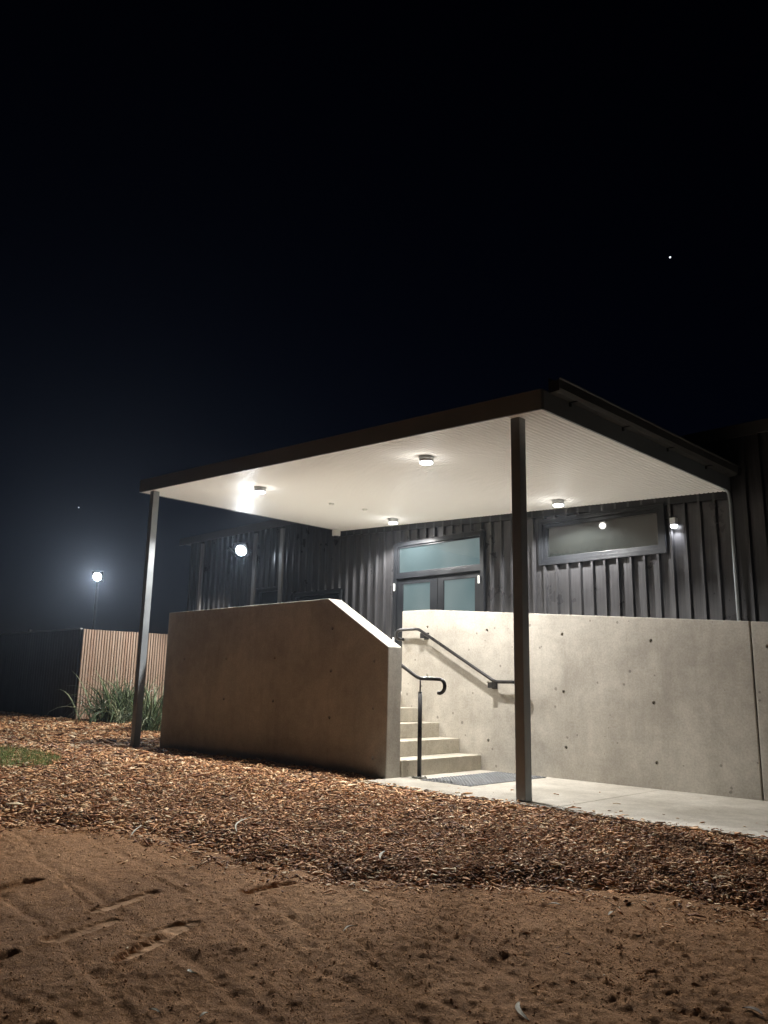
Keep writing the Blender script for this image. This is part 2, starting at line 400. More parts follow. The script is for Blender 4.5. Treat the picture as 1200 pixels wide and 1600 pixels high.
# ------------------------------------------------------------------ bark mulch (bed sheet + chips, one object)
def in_mulch(x, y):
    ok = y > bound(x) + 0.02
    ok &= ~((y > PATH_Y) & (x > -6.42))
    ok &= ~((y > 6.50) & (x > -11.15))
    ok &= ~((x < -18.05) & (y > 8.4))
    return ok
bx = np.concatenate([np.linspace(-24, -9.2, 130), np.arange(-9.1, 2.5, 0.045)]); by = np.arange(0.2, 12.0, 0.05)
X, Y = np.meshgrid(bx, by); Z = mulch_z(X, Y) + 0.006 * fbm(X * 20, Y * 20, 2, 31)
nx, ny = len(bx), len(by); idx = np.arange(nx * ny).reshape(ny, nx)
F = np.stack([idx[:-1, :-1], idx[:-1, 1:], idx[1:, 1:], idx[1:, :-1]], -1).reshape(-1, 4)
V = np.stack([X, Y, Z], -1).reshape(-1, 3)
cen = V[F].mean(1); keep = in_mulch(cen[:, 0], cen[:, 1]); F = F[keep]
used = np.unique(F); remap = -np.ones(len(V), int); remap[used] = np.arange(len(used)); V = V[used]; F = remap[F]
bedV, bedF = V, F

NCH = 200000
pts = []
tot = 0
while tot < NCH:
    r = np.exp(nr.uniform(math.log(3.6), math.log(24), 200000)); th = nr.uniform(R_(92), R_(172), 200000)
    x = r * np.cos(th); y = r * np.sin(th)
    s = y - bound(x)
    ok = in_mulch(x, y) | ((s > -1.5) & (s <= 0.02) & (nr.random(len(x)) < 0.5 * np.exp(s / 0.10) + 0.05 * np.exp(s / 0.4) + 0.002))
    on = (y > PATH_Y) & (y < 8.1) & (x > -6.35) & (x < 3)
    ok |= on & (nr.random(len(x)) < 0.8 * np.exp(-(y - PATH_Y) / 0.035) + 0.012 * np.exp(-(y - PATH_Y) / 0.4))
    # thin out with distance less than 1/r^2 so that far ground stays covered
    ok &= nr.random(len(x)) < np.clip((r / 9.0) ** 0.7, 0.35, 1)
    pts.append(np.stack([x[ok], y[ok]], -1)); tot += ok.sum()
P = np.concatenate(pts)[:NCH]; n = len(P)
dist = np.hypot(P[:, 0], P[:, 1])
sc = np.clip(dist / 6.5, 0.8, 2.2)
Ln = np.clip(nr.lognormal(math.log(0.0160), 0.62, n), 0.005, 0.11) * sc
se = P[:, 1] - bound(P[:, 0]); Ln = Ln * (1 + 1.1 * nr.random(n) ** 2 * np.exp(-((se - .25) / .3) ** 2))
Wd = np.clip(Ln * nr.uniform(0.16, 0.5, n), 0.0035, 0.016 * sc)
Th = Wd * nr.uniform(0.15, 0.4, n)
onp = (P[:, 1] > PATH_Y) & (P[:, 0] > -6.42)
yaw = nr.uniform(0, 2 * np.pi, n); pit = nr.normal(0, 0.20, n); rol = nr.normal(0, 0.32, n)
s = P[:, 1] - bound(P[:, 0])
zc = np.where(s > 0.02, mulch_z(P[:, 0], P[:, 1]), ground_base(P[:, 0], P[:, 1]) + 0.006) + 0.004 + nr.random(n) ** 2 * 0.014 * np.clip(s * 4, 0.15, 1)
zc = np.where(onp, -0.999, zc); pit = np.where(onp, pit * .25, pit); rol = np.where(onp, rol * .25, rol)
# square-ended splinter with a bowed middle: 3 stations x 4 corners
tx = np.array([-0.5, 0.0, 0.5]); tw = np.array([0.35, 0.5, 0.28]); tz = np.array([0, 1.0, 0])
loc = []
for i in range(3):
    for (a_, c_) in ((-1, 0), (1, 0), (1, 1), (-1, 1)):
        wv = Wd * (tw[i] * (0.7 + 0.6 * nr.random(n))) * a_
        zz = Th * c_ + tz[i] * Ln * 0.06 * nr.normal(1, 0.8, n)
        loc.append(np.stack([Ln * (tx[i] + 0.06 * nr.normal(0, 1, n)), wv, zz], -1))
loc = np.stack(loc, 1)
cy, sy, cp, sp, cr, sr = np.cos(yaw), np.sin(yaw), np.cos(pit), np.sin(pit), np.cos(rol), np.sin(rol)
Rz = np.zeros((n, 3, 3)); Rz[:, 0, 0] = cy; Rz[:, 0, 1] = -sy; Rz[:, 1, 0] = sy; Rz[:, 1, 1] = cy; Rz[:, 2, 2] = 1
Ry = np.zeros((n, 3, 3)); Ry[:, 0, 0] = cp; Ry[:, 0, 2] = sp; Ry[:, 2, 0] = -sp; Ry[:, 2, 2] = cp; Ry[:, 1, 1] = 1
Rx = np.zeros((n, 3, 3)); Rx[:, 1, 1] = cr; Rx[:, 1, 2] = -sr; Rx[:, 2, 1] = sr; Rx[:, 2, 2] = cr; Rx[:, 0, 0] = 1
Rm = Rz @ Ry @ Rx
W = np.einsum('nij,nkj->nki', Rm, loc) + np.stack([P[:, 0], P[:, 1], zc], -1)[:, None, :]
fs = [(0, 3, 2, 1), (8, 9, 10, 11)]
for i in range(2):
    o_ = i * 4
    for k in range(4): fs.append((o_ + k, o_ + (k + 1) % 4, o_ + 4 + (k + 1) % 4, o_ + 4 + k))
fs = np.array(fs)
CF = (np.arange(n)[:, None, None] * 12 + fs[None]).reshape(-1, 4); CV = W.reshape(-1, 3)
mul = mesh_np('bark_mulch', np.concatenate([CV, bedV]), np.concatenate([CF, bedF + len(CV)]), M['chip'])
mul.data.materials.append(M['mulch'])
mi = np.zeros(len(CF) + len(bedF), dtype=np.int32); mi[len(CF):] = 1
mul.data.polygons.foreach_set('material_index', mi)
props(mul, 'reddish brown bark chip mulch spread between the sand and the concrete', 'mulch', kind='stuff')

# loose crumbs of soil on the sand
nc = 60000
r = np.exp(nr.uniform(math.log(2.4), math.log(8.5), nc * 3)); th = nr.uniform(R_(88), R_(168), nc * 3); x = r * np.cos(th); y = r * np.sin(th)
dens = 0.25 + 0.75 * sstep((fbm(x * 1.6, y * 1.6, 3, 51) + 0.5)) * sstep((x + 5.5) / 3.0)
ok = (y < bound(x) + 0.1) & (nr.random(len(x)) < dens); x = x[ok][:nc]; y = y[ok][:nc]; nc = len(x)
dz, sm_ = sand_detail(x.copy(), y.copy()); zz = ground_base(x, y) + dz
sz_ = np.clip(nr.lognormal(math.log(0.0024), 0.5, nc), .0012, .008) * np.where(sm_ > .3, .4, 1)
oc = np.array([(1, 0, 0), (0, 1, 0), (-1, 0, 0), (0, -1, 0), (0, 0, .8), (0, 0, -.6)])[None] * (1 + nr.uniform(-.35, .35, (nc, 6, 1)))
an = nr.uniform(0, 6.28, nc); ca, sa = np.cos(an), np.sin(an)
ox = oc[:, :, 0] * ca[:, None] - oc[:, :, 1] * sa[:, None] * .7; oy = oc[:, :, 0] * sa[:, None] + oc[:, :, 1] * ca[:, None] * .7
CVv = np.stack([ox, oy, oc[:, :, 2]], -1) * sz_[:, None, None] + np.stack([x, y, zz + sz_ * .3], -1)[:, None, :]
ff = np.array([(0, 1, 4), (1, 2, 4), (2, 3, 4), (3, 0, 4), (1, 0, 5), (2, 1, 5), (3, 2, 5), (0, 3, 5)])
m, nt, b = new_mat('soil_crumb', (0.3, 0.2, 0.12), 0.95, spec=0.1); gm = nt.nodes.new('ShaderNodeNewGeometry')
nt.links.new(ramp(nt, gm.outputs['Random Per Island'], [(0, (0.22, 0.12, 0.065)), (0.5, (0.50, 0.29, 0.16)), (1, (0.70, 0.45, 0.27))]), b.inputs['Base Color'])
props(mesh_np('soil_crumbs', CVv.reshape(-1, 3), (np.arange(nc)[:, None, None] * 6 + ff[None]).reshape(-1, 3), m), 'loose crumbs and grit scattered over the damp sand', 'soil', kind='stuff')

# ------------------------------------------------------------------ footpath
bm = bmesh.new()
xs_ = [-6.42, -4.06, -1.3, 1.5, 6.0]
for i in range(4):
    box(bm, xs_[i] + (0.004 if i else 0), xs_[i + 1] - 0.004, PATH_Y, 8.149, -1.14, -1.0, 0.004)
box(bm, -6.42, 6.0, PATH_Y + 0.01, 8.14, -1.2, -1.02)
fp = obj('footpath', bm, M['path'])
props(fp, 'pale broom-finished concrete path along the tall ramp wall', kind='structure')

# ------------------------------------------------------------------ concrete walls with tie holes
def drill(o, holes, ydir_face, depth=0.03, r=0.024, seams=()):
    bm = bmesh.new()
    for q in seams: box(bm, *q)
    for (x, z) in holes:
        bmesh.ops.create_cone(bm, cap_ends=True, segments=14, radius1=r * 0.6, radius2=r, depth=depth * 2,
                              matrix=Matrix.Translation((x, ydir_face, z)) @ Matrix.Rotation(math.pi / 2, 4, 'X'))
    me = bpy.data.meshes.new('cut'); bm.to_mesh(me); bm.free(); c = bpy.data.objects.new('cut', me); C.objects.link(c); c.parent = o.parent
    md = o.modifiers.new('b', 'BOOLEAN'); md.object = c; md.operation = 'DIFFERENCE'; md.solver = 'EXACT'
    bpy.context.view_layer.update(); dg = bpy.context.evaluated_depsgraph_get()
    new = bpy.data.meshes.new_from_object(o.evaluated_get(dg))
    pass
    o.modifiers.clear(); o.data = new; bpy.data.objects.remove(c)

bm = bmesh.new()
prism(bm, [(-11.12, -1.25), (-6.40, -1.25), (-6.40, 0.41), (-7.44, 1.006), (-11.12, 1.006)], 6.52, 6.74, 0.012)
sw = obj('concrete_stair_wall', bm, M['smooth_concrete'])
drill(sw, [(-7.345, .64), (-7.35, .14), (-7.35, -.40), (-6.62, .25), (-6.62, -.27), (-6.615, -.80), (-8.44, .30), (-8.44, -.24), (-9.53, .30), (-9.53, -.24), (-10.6, .3)], 6.52)
props(sw, 'tall blank concrete wall in shade with sloping top beside the stairs', 'wall')
bm = bmesh.new()
box(bm, -11.12, -10.92, 6.745, 10.45, -1.25, 1.0, 0.01)
props(obj('concrete_landing_wall', bm, M['concrete']), 'concrete end wall closing off the landing behind the shaded stair wall', 'wall')

rz = lambda x: 0.986 - 0.0765 * (x + 7.26)
t = thing('concrete_ramp_wall', 'long pale concrete wall with round tie holes beside the path', 'wall', (-5, 8.15, -1))
bm = bmesh.new(); prism(bm, [(-7.74, -1.2), (-3.070, -1.2), (-3.070, rz(-3.07)), (-7.26, rz(-7.26)), (-7.74, 0.988)], 8.15, 8.35, 0.01)
p1 = obj('wall_panel', bm, M['concrete'], t)
bm = bmesh.new(); prism(bm, [(-3.058, -1.2), (5.0, -1.2), (5.0, rz(5.0)), (-3.058, rz(-3.058))], 8.152, 8.352, 0.01)
p2 = obj('wall_panel', bm, M['concrete'], t)
hl = [(-5.19, .60), (-4.10, .50), (-5.187, -.05), (-4.10, -.14), (-5.175, -.66), (-4.10, -.742), (-6.278, .68), (-7.275, .755), (-6.268, -.649), (-6.267, .04), (-7.276, .115)]
p1_ = [(x + 5, z + 1) for x, z in hl]; drill(p1, p1_, 0.0, seams=[(.619, .6215, -.02, .0015, -.5, 3), (-.72, -.717, -.02, .0018, -.5, 3)])
drill(p2, [(-2.917 + 5, .42 + 1), (-2.91 + 5, -.22 + 1), (-2.9 + 5, -.82 + 1), (-1.8 + 5, .35 + 1), (-1.8 + 5, -.3 + 1)], 0.002)

# ------------------------------------------------------------------ stairs
t = thing('concrete_stairs', 'five pale concrete steps rising between the two concrete walls', 'stairs', (-6.38, 7.4, -1))
for i in range(5):
    x0 = -6.38 - 0.34 * i; z1 = -0.825 + 0.175 * i
    if i < 4:
        bm = bmesh.new(); box(bm, x0 - 0.3395 - 0.06, x0, 6.742, 8.149, z1 - 0.174, z1, 0.006)
        box(bm, x0 - 0.3395 - 0.06, x0 - 0.01, 6.742, 8.149, -1.2, z1 - 0.176)
        obj('step', bm, M['stepc'], t)
bm = bmesh.new(); box(bm, -10.918, -7.742, 6.742, 10.45, -1.2, -0.125, 0.006); obj('landing', bm, M['stepc'], t)
bm = bmesh.new(); prism(bm, [(-7.738, -1.2), (5.0, -1.2), (5.0, -0.125 - .0765 * 12.3), (-7.738, -0.125)], 8.355, 10.45); 
props(obj('access_ramp', bm, M['path']), 'concrete access ramp hidden behind the long pale wall', 'ramp')

# tactile mat
bm = bmesh.new(); box(bm, -6.09, -5.41, 6.73, 8.09, -1.0, -0.994, 0.002)
nb_x, nb_y = 14, 27
for i in range(nb_x):
    for j in range(nb_y):
        x = -6.09 + 0.025 + i * (0.63 / (nb_x - 1)); y = 6.73 + 0.025 + j * (1.31 / (nb_y - 1))
        bmesh.ops.create_cone(bm, cap_ends=True, segments=8, radius1=0.017, radius2=0.011, depth=0.006, matrix=Matrix.Translation((x, y, -0.991)))
props(obj('tactile_mat', bm, metal_mat('grey_tactile', (0.15, 0.155, 0.16), 0.55, 0.0, 0.2, (4, 4, 4))), 'grey studded tactile mat on the path at the foot of the stairs', 'mat')

# ------------------------------------------------------------------ handrails
t = thing('wall_handrail', 'black tubular handrail on brackets along the pale ramp wall', 'handrail', (-6.7, 8.06, 0.4))
YR = 8.06
bm = bmesh.new()
pl = [(-7.70, 8.145, 0.60), (-7.74, 8.10, 0.60), (-7.76, YR, 0.62), (-7.76, YR, 0.70), (-7.70, YR, 0.725), (-7.36, YR, 0.727), (-6.09, YR, 0.050), (-5.80, YR, 0.050), (-5.70, YR, 0.035), (-5.66, YR, -0.03), (-5.70, YR + 0.01, -0.09), (-5.80, YR + 0.02, -0.10)]
tube(bm, arc_join(pl, 0.05, 4), 0.021, 14); obj('rail', bm, M['rail'], t)
for (bx_, bz_) in ((-7.28, 0.66), (-6.16, 0.035)):
    bm = bmesh.new(); box(bm, bx_ - 0.04, bx_ + 0.04, 8.135, 8.149, bz_ - 0.07, bz_ + 0.02, 0.003)
    box(bm, bx_ - 0.035, bx_ + 0.035, YR - 0.012, 8.135, bz_ - 0.058, bz_ - 0.048, 0.002); box(bm, bx_ - 0.035, bx_ + 0.035, YR - 0.012, YR - 0.002, bz_ - 0.048, bz_ + 0.01, 0.002)
    obj('bracket', bm, M['rail'], t)
t = thing('stair_handrail', 'black handrail with curled end on a floor post before the stairs', 'handrail', (-6.22, 6.85, -1))
bm = bmesh.new(); YL = 6.85
pl = [(-8.2, YL, 0.72), (-7.45, YL, 0.72), (-6.24, YL, 0.068), (-5.93, YL, 0.062)]
path = arc_join(pl, 0.06, 4)
for k in range(1, 10):
    an = math.pi / 2 - k * math.pi * 1.08 / 9; path.append(Vector((-5.93 + 0.075 * math.cos(an), YL, -0.013 + 0.075 * math.sin(an))))
tube(bm, path, [0.021] * len(path), 14); obj('rail', bm, M['rail'], t)
bm = bmesh.new(); tube(bm, [(-6.215, YL, -0.985), (-6.215, YL, -0.075)], 0.024, 16); obj('post', bm, M['rail'], t)
bm = bmesh.new(); tube(bm, [(-6.215, YL, -0.074), (-6.215, YL, 0.052)], 0.009, 12); obj('stem', bm, M['rail'], t)
bm = bmesh.new(); box(bm, -6.275, -6.155, YL - 0.06, YL + 0.06, -0.999, -0.984, 0.003)
for sx in (-1, 1):
    for sy in (-1, 1): bmesh.ops.create_cone(bm, cap_ends=True, segments=6, radius1=0.009, radius2=0.009, depth=0.012, matrix=Matrix.Translation((-6.215 + sx * .045, YL + sy * .045, -0.979)))
obj('base_plate', bm, M['plate'], t)
for x in (-7.1, -7.9):
    z = 0.72 if x < -7.45 else 0.72 - (x + 7.45) * 0.539
    bm = bmesh.new(); box(bm, x - .03, x + .03, 6.742, 6.754, z - .09, z - .02, .002); box(bm, x - .008, x + .008, 6.754, YL, z - .06, z - .048); box(bm, x - .008, x + .008, YL - .006, YL + .006, z - .05, z - .015); obj('bracket', bm, M['rail'], t)

# ------------------------------------------------------------------ canopy
sz = lambda x: 2.562 - 0.048 * (x + 4.077)
XL, XR, YF, YB = -11.68, -4.077, 6.165, 10.50
t = thing('entrance_canopy', 'wide flat canopy with white ribbed ceiling and charcoal edges over the entrance', 'canopy', (-8, 8.3, -1))
# ribbed soffit: small square-edged corrugations running front to back
pv = []; p_ = 0.062; x = XL + 0.02
prof = []
while x < XR - 0.02:
    prof += [(x, 0.0), (x + 0.038, 0.0), (x + 0.042, 0.016), (x + 0.058, 0.016)]; x += p_
prof = [(a, b) for a, b in prof if a < XR - 0.015] + [(XR - 0.015, 0)]
k = len(prof); v = []; 
for yy in (YF + 0.012, YB):
    for a, b in prof: v.append((a + 8, yy - 8.3, sz(a) + b + 1))
for yy in (YF + 0.012, YB):
    for a, b in prof: v.append((a + 8, yy - 8.3, sz(a) + 0.03 + 1))
f = []
for i in range(k - 1):
    f.append((i, i + 1, k + i + 1, k + i)); f.append((2 * k + i, 3 * k + i, 3 * k + i + 1, 2 * k + i + 1))
so = mesh_np('soffit', v, f, M['soffit'], t)
def slab(bm, x0, x1, y0, y1, h0, h1, bev=0.0):
    b2 = bmesh.new(); q = []
    for (xx, yy) in ((x0, y0), (x1, y0), (x1, y1), (x0, y1)):
        q.append(b2.verts.new((xx, yy, sz(xx) + h0)))
    for (xx, yy) in ((x0, y0), (x1, y0), (x1, y1), (x0, y1)):
        q.append(b2.verts.new((xx, yy, sz(xx) + h1)))
    for fz in ((0, 3, 2, 1), (4, 5, 6, 7), (0, 1, 5, 4), (1, 2, 6, 5), (2, 3, 7, 6), (3, 0, 4, 7)): b2.faces.new([q[i] for i in fz])
    if bev: bmesh.ops.bevel(b2, geom=list(b2.edges), offset=bev, segments=2, affect='EDGES')
    merge(bm, b2)
bm = bmesh.new(); slab(bm, XL, XR, YF - 0.012, YF + 0.01, -0.006, 0.185, 0.003); slab(bm, XL, XR - .001, YF - 0.016, YF + 0.03, 0.185, 0.197, 0.002); obj('front_fascia', bm, M['fascia'], t)
bm = bmesh.new(); slab(bm, XR - 0.012, XR + 0.01, YF + 0.012, YB, -0.006, 0.19, 0.003); obj('side_fascia', bm, M['fascia'], t)
bm = bmesh.new(); slab(bm, XL - 0.01, XL + 0.012, YF + 0.012, YB, -0.006, 0.19, 0.003); obj('side_fascia', bm, M['fascia'], t)
bm = bmesh.new(); slab(bm, XL - 0.02, XR - .02, YF + 0.03, YB, 0.19, 0.215); obj('roof_sheet', bm, M['gutter'], t)
# roof ribs
bm = bmesh.new(); yy = YF + 0.25
while yy < YB: slab(bm, XL - .02, XR - .02, yy, yy + .04, .216, .24); yy += .2
obj('roof_rib', bm, M['gutter'], t)['kind'] = 'stuff'
# gutter on the low right edge
bm = bmesh.new()
gp = [(0.012, 0.0), (0.09, 0.0), (0.125, 0.03), (0.135, 0.11), (0.15, 0.118), (0.15, 0.128), (0.128, 0.125), (0.118, 0.04), (0.085, 0.012), (0.02, 0.012), (0.02, 0.15), (0.012, 0.15)]
prism(bm, [(XR + a, 2.742 + b) for a, b in gp], YF + 0.1, YB - 0.02)
box(bm, XR + .013, XR + .13, YF + .098, YF + .102, 2.743, 2.85); gt = obj('gutter', bm, M['gutter'], t)
for yb in (6.63, 7.67, 8.71, 9.75):
    bm = bmesh.new(); box(bm, XR + 0.0105, XR + 0.03, yb - 0.012, yb + 0.012, 2.70, 2.741, 0.002); box(bm, XR + .03, XR + .10, yb - .012, yb + .012, 2.731, 2.741, .002); obj('bracket', bm, M['rail'], gt)
# posts
def post(x0, x1, y0, y1, z0, ztop):
    bm = bmesh.new(); box(bm, x0, x1, y0, y1, z0, ztop, 0.007); return obj('post', bm, M['post'], t)
post(-4.505, -4.40, 6.25, 6.355, -1.2, sz(-4.4) + 0.002)
post(-11.445, -11.34, 6.22, 6.325, -1.2, sz(-11.4) + 0.002)
# conduit / downpipe at back right corner
bm = bmesh.new(); tube(bm, arc_join([(-4.14, 10.42, 2.60), (-4.06, 10.42, 2.54), (-4.05, 10.42, 2.40), (-4.05, 10.42, -0.35)], 0.06, 4), 0.022, 12); obj('downpipe', bm, M['fascia'], t)

# downlights
def downlight(x, y, label, energy):
    z = sz(x)
    o = thing('ceiling_downlight', label, 'light', (x, y, z - 0.11), 'round downlights under the canopy')
    bm = bmesh.new(); tube(bm, [(x, y, z + 0.0), (x, y, z - 0.070)], 0.085, 28); bmesh.ops.create_cone(bm, cap_ends=True, segments=28, radius1=0.095, radius2=0.095, depth=0.01, matrix=Matrix.Translation((x, y, z - 0.004)))
    obj('housing', bm, M['lamp_body'], o)
    bm = bmesh.new(); tube(bm, [(x, y, z - 0.0702), (x, y, z - 0.083), (x, y, z - 0.088)], [0.077, 0.074, 0.05], 28); obj('lens', bm, M['lens'], o)
    l = bpy.data.lights.new('downlight_lamp', 'SPOT'); l.spot_size = R_(150); l.spot_blend = 0.3; l.shadow_soft_size = 0.07; l.energy = energy * LAMP; l.color = (1.0, 0.98, 0.945)
    lo = bpy.data.objects.new('lamp', l); C.objects.link(lo); lo.parent = o; lo.location = (0, 0, 0.012)
    l2 = bpy.data.lights.new('downlight_glow', 'POINT'); l2.shadow_soft_size = 0.05; l2.energy = energy * 0.003 * LAMP; l2.color = (1.0, 0.96, 0.88)
    lo2 = bpy.data.objects.new('glow', l2); C.objects.link(lo2); lo2.parent = o; lo2.location = (0, 0, -0.08)
for x, y, lab in ((-9.58, 6.98, 'small round downlight near the left front end of the canopy ceiling'), (-6.24, 6.95, 'brightest round downlight on the canopy ceiling nearest the viewer'),
                  (-9.70, 9.95, 'round downlight on the canopy ceiling just above the door'), (-6.34, 9.95, 'round downlight on the canopy ceiling above the high window')):
    downlight(x, y, lab, 1010)
# small ceiling sensors
for (x, y, lab) in ((-9.59, 8.41, 'tiny white sensor disc on the canopy ceiling, the one farther left'), (-9.47, 9.04, 'tiny white sensor disc on the canopy ceiling, nearer the door light')):
    bm = bmesh.new(); tube(bm, [(x, y, sz(x) + .004), (x, y, sz(x) - 0.02), (x, y, sz(x) - 0.03)], [0.045, 0.042, 0.02], 18)
    props(obj('ceiling_sensor', bm, M['white']), lab, 'sensor', 'sensor discs on the canopy ceiling')
t = thing('security_camera', 'small white sensor camera hanging at the back left corner of the canopy', 'camera', (-11.6, 10.3, 2.75))
bm = bmesh.new(); box(bm, -11.64, -11.52, 10.24, 10.36, 2.79, 2.915, 0.012); obj('housing', bm, M['white'], t)
bm = bmesh.new(); tube(bm, [(-11.58, 10.30, 2.79), (-11.58, 10.30, 2.75), (-11.58, 10.30, 2.735)], [0.05, 0.048, 0.03], 18); obj('dome', bm, M['frame'], t)

# ------------------------------------------------------------------ building
BXL, BXR, YW, ZT = -17.2, 6.0, 10.55, 3.28
opens = [(-10.20, -8.14, -0.3, 2.52), (-7.04, -5.02, 1.86, 2.52), (-13.10, -11.62, 0.45, 1.78), (-14.36, -13.56, -0.9, 1.95)]
B = thing('metal_clad_building', 'low building in dark vertical ribbed metal cladding behind the canopy', 'building', (-8, 12, -1))
bm = bmesh.new()
cx = sorted({BXL, BXR} | {v for o in opens for v in o[:2]}); cz = sorted({-1.2, ZT} | {v for o in opens for v in o[2:]})
for i in range(len(cx) - 1):
    for j in range(len(cz) - 1):
        mx, mz = (cx[i] + cx[i + 1]) / 2, (cz[j] + cz[j + 1]) / 2
        if any(o[0] < mx < o[1] and o[2] < mz < o[3] for o in opens): continue
        v4 = [bm.verts.new(p) for p in ((cx[i], YW, cz[j]), (cx[i + 1], YW, cz[j]), (cx[i + 1], YW, cz[j + 1]), (cx[i], YW, cz[j + 1]))]
        bm.faces.new(v4)
bmesh.ops.remove_doubles(bm, verts=bm.verts, dist=1e-4)
def ribx(x, z0, z1):
    # trapezoid rib standing off the sheet
    pr = [(x - 0.022, 0.001), (x - 0.017, -0.052), (x + 0.015, -0.052), (x + 0.024, 0.001)]
    a = [bm.verts.new((px, YW + py, z0)) for px, py in pr]; b = [bm.verts.new((px, YW + py, z1)) for px, py in pr]
    for k in range(3): bm.faces.new((a[k], a[k + 1], b[k + 1], b[k]))
    bm.faces.new(b); bm.faces.new(a)
x = -6.973 - 0.2056 * 50
scr = []
while x < BXR:
    if x > BXL + .05:
        seg = [(-1.2, ZT)]
        for o in opens:
            if o[0] - 0.05 < x < o[1] + 0.05:
                seg = [(a, b) for s_ in seg for (a, b) in ((s_[0], min(s_[1], o[2] - 0.03)), (max(s_[0], o[3] + 0.03), s_[1])) if b - a > 0.05]
        for a, b in seg: ribx(x, a, b)
        for z in (1.42, 0.5, 2.75):
            xx = x + 0.06
            if not any(o[0] < xx < o[1] and o[2] < z < o[3] for o in opens):
                bmesh.ops.create_cone(bm, cap_ends=True, segments=6, radius1=0.007, radius2=0.006, depth=0.008, matrix=Matrix.Translation((xx, YW - .004, z)) @ Matrix.Rotation(math.pi / 2, 4, 'X'))
    x += 0.2056
obj('wall', bm, M['cladding'], B)
bm = bmesh.new(); box(bm, BXL, BXR, YW + 0.35, 20, -1.2, ZT - .001); box(bm, BXL, BXL + .05, YW + .003, YW + .35, -1.2, ZT - .001); box(bm, BXR - .05, BXR, YW + .003, YW + .35, -1.2, ZT - .001); obj('inner_wall', bm, M['gutter'], B)
bm = bmesh.new(); box(bm, BXL - .3, BXR + .3, YW - 0.12, 20.3, ZT + .003, ZT + .09); box(bm, BXL - .3, BXR + .3, YW - .15, YW - .121, ZT - .04, ZT + .13, .004); obj('roof', bm, M['gutter'], B)
# soffit-to-wall flashing under the canopy
bm = bmesh.new(); slab(bm, XL + .02, XR - .02, YB - .0, YW - 0.001, -0.10, 0.02); obj('flashing', bm, M['frame'], B)
for xt, wd in ((-13.50, .05), (-14.45, .05), (-16.56, .045)):
    bm = bmesh.new(); box(bm, xt - wd, xt + wd, YW - 0.09, YW - 0.04, -1.0, 3.2, .004); obj('trim', bm, M['trim'], B)

def frame(bm, x0, x1, z0, z1, wd, y0, y1, bev=0.003):
    box(bm, x0, x0 + wd, y0, y1, z0, z1, bev); box(bm, x1 - wd, x1, y0, y1, z0, z1, bev)
    box(bm, x0 + wd, x1 - wd, y0 + .0005, y1 - .0005, z0, z0 + wd, bev); box(bm, x0 + wd, x1 - wd, y0 + .0005, y1 - .0005, z1 - wd, z1, bev)
# high window
bm = bmesh.new(); frame(bm, -7.04, -5.02, 1.86, 2.52, 0.045, YW - 0.055, YW + 0.01); frame(bm, -6.995, -5.065, 1.905, 2.475, 0.055, YW - 0.02, YW + .06)
wf = obj('window', bm, M['frame'], B); wf['label'] = 'high rectangular window with black frame'
bm = bmesh.new(); box(bm, -6.941, -5.119, YW + 0.02, YW + 0.03, 1.961, 2.419); obj('pane', bm, M['win_glass'], wf)
bm = bmesh.new(); frame(bm, -7.07, -4.99, 1.83, 2.55, 0.03, YW - 0.062, YW - 0.04); obj('trim', bm, M['frame'], wf)
# far window and far door in the dark
bm = bmesh.new(); frame(bm, -13.10, -11.62, .45, 1.78, .06, YW - .045, YW + .05); wf = obj('window', bm, M['frame'], B)
bm = bmesh.new(); box(bm, -13.04, -11.68, YW + .02, YW + .03, .51, 1.72); obj('pane', bm, M['win_glass'], wf)
bm = bmesh.new(); frame(bm, -14.36, -13.56, -.9, 1.95, .06, YW - .03, YW + .05); wf = obj('side_door', bm, M['frame'], B)
bm = bmesh.new(); box(bm, -14.30, -13.62, YW + .02, YW + .03, -.84, 1.89); obj('pane', bm, M['win_glass'], wf)
# entrance: outer frame, transom, two leaves
bm = bmesh.new(); frame(bm, -10.20, -8.14, -0.12, 2.52, 0.07, YW - 0.06, YW + 0.06); box(bm, -10.13, -8.21, YW - .055, YW + .055, 1.86, 1.94, .003)
ef = obj('door_frame', bm, M['frame'], B)
bm = bmesh.new(); box(bm, -10.129, -8.211, YW + 0.0, YW + 0.012, 1.941, 2.449); tp = obj('transom_pane', bm, M['door_glass'], ef)
bm = bmesh.new(); frame(bm, -10.128, -8.212, 1.942, 2.448, 0.03, YW - .03, YW - .001); obj('glazing_bead', bm, M['frame'], ef)
for (x0, x1, hs) in ((-10.125, -9.175, -1), (-9.165, -8.215, 1)):
    bm = bmesh.new(); gx0, gx1 = (x0 + .13, x1 - .17) if hs < 0 else (x0 + .13, x1 - .14)
    box(bm, x0, gx0, YW - .02, YW + .03, -.11, 1.855, .003); box(bm, gx1, x1, YW - .02, YW + .03, -.11, 1.855, .003)
    box(bm, gx0, gx1, YW - .0195, YW + .0295, 1.755, 1.855, .003); box(bm, gx0, gx1, YW - .0195, YW + .0295, -.11, .10, .003)
    d = obj('door', bm, M['frame'], B)
    bm = bmesh.new(); box(bm, gx0 + .001, gx1 - .001, YW, YW + .012, .101, 1.754); obj('pane', bm, M['door_glass'], d)
    bm = bmesh.new(); hx = x1 - .04 if hs < 0 else x0 + .04
    tube(bm, [(hx, YW - .021, .85), (hx, YW - .07, .85), (hx, YW - .07, 1.15), (hx, YW - .021, 1.15)], .012, 10); obj('handle', bm, M['lamp_body'], d)
    for hz in (1.71, 0.75):
        xx = -10.165 if hs < 0 else -8.235
        bm = bmesh.new(); box(bm, xx - .016, xx + .016, YW - .08, YW - .061, hz - .065, hz + .065, .006); obj('hinge', bm, M['white'], d)

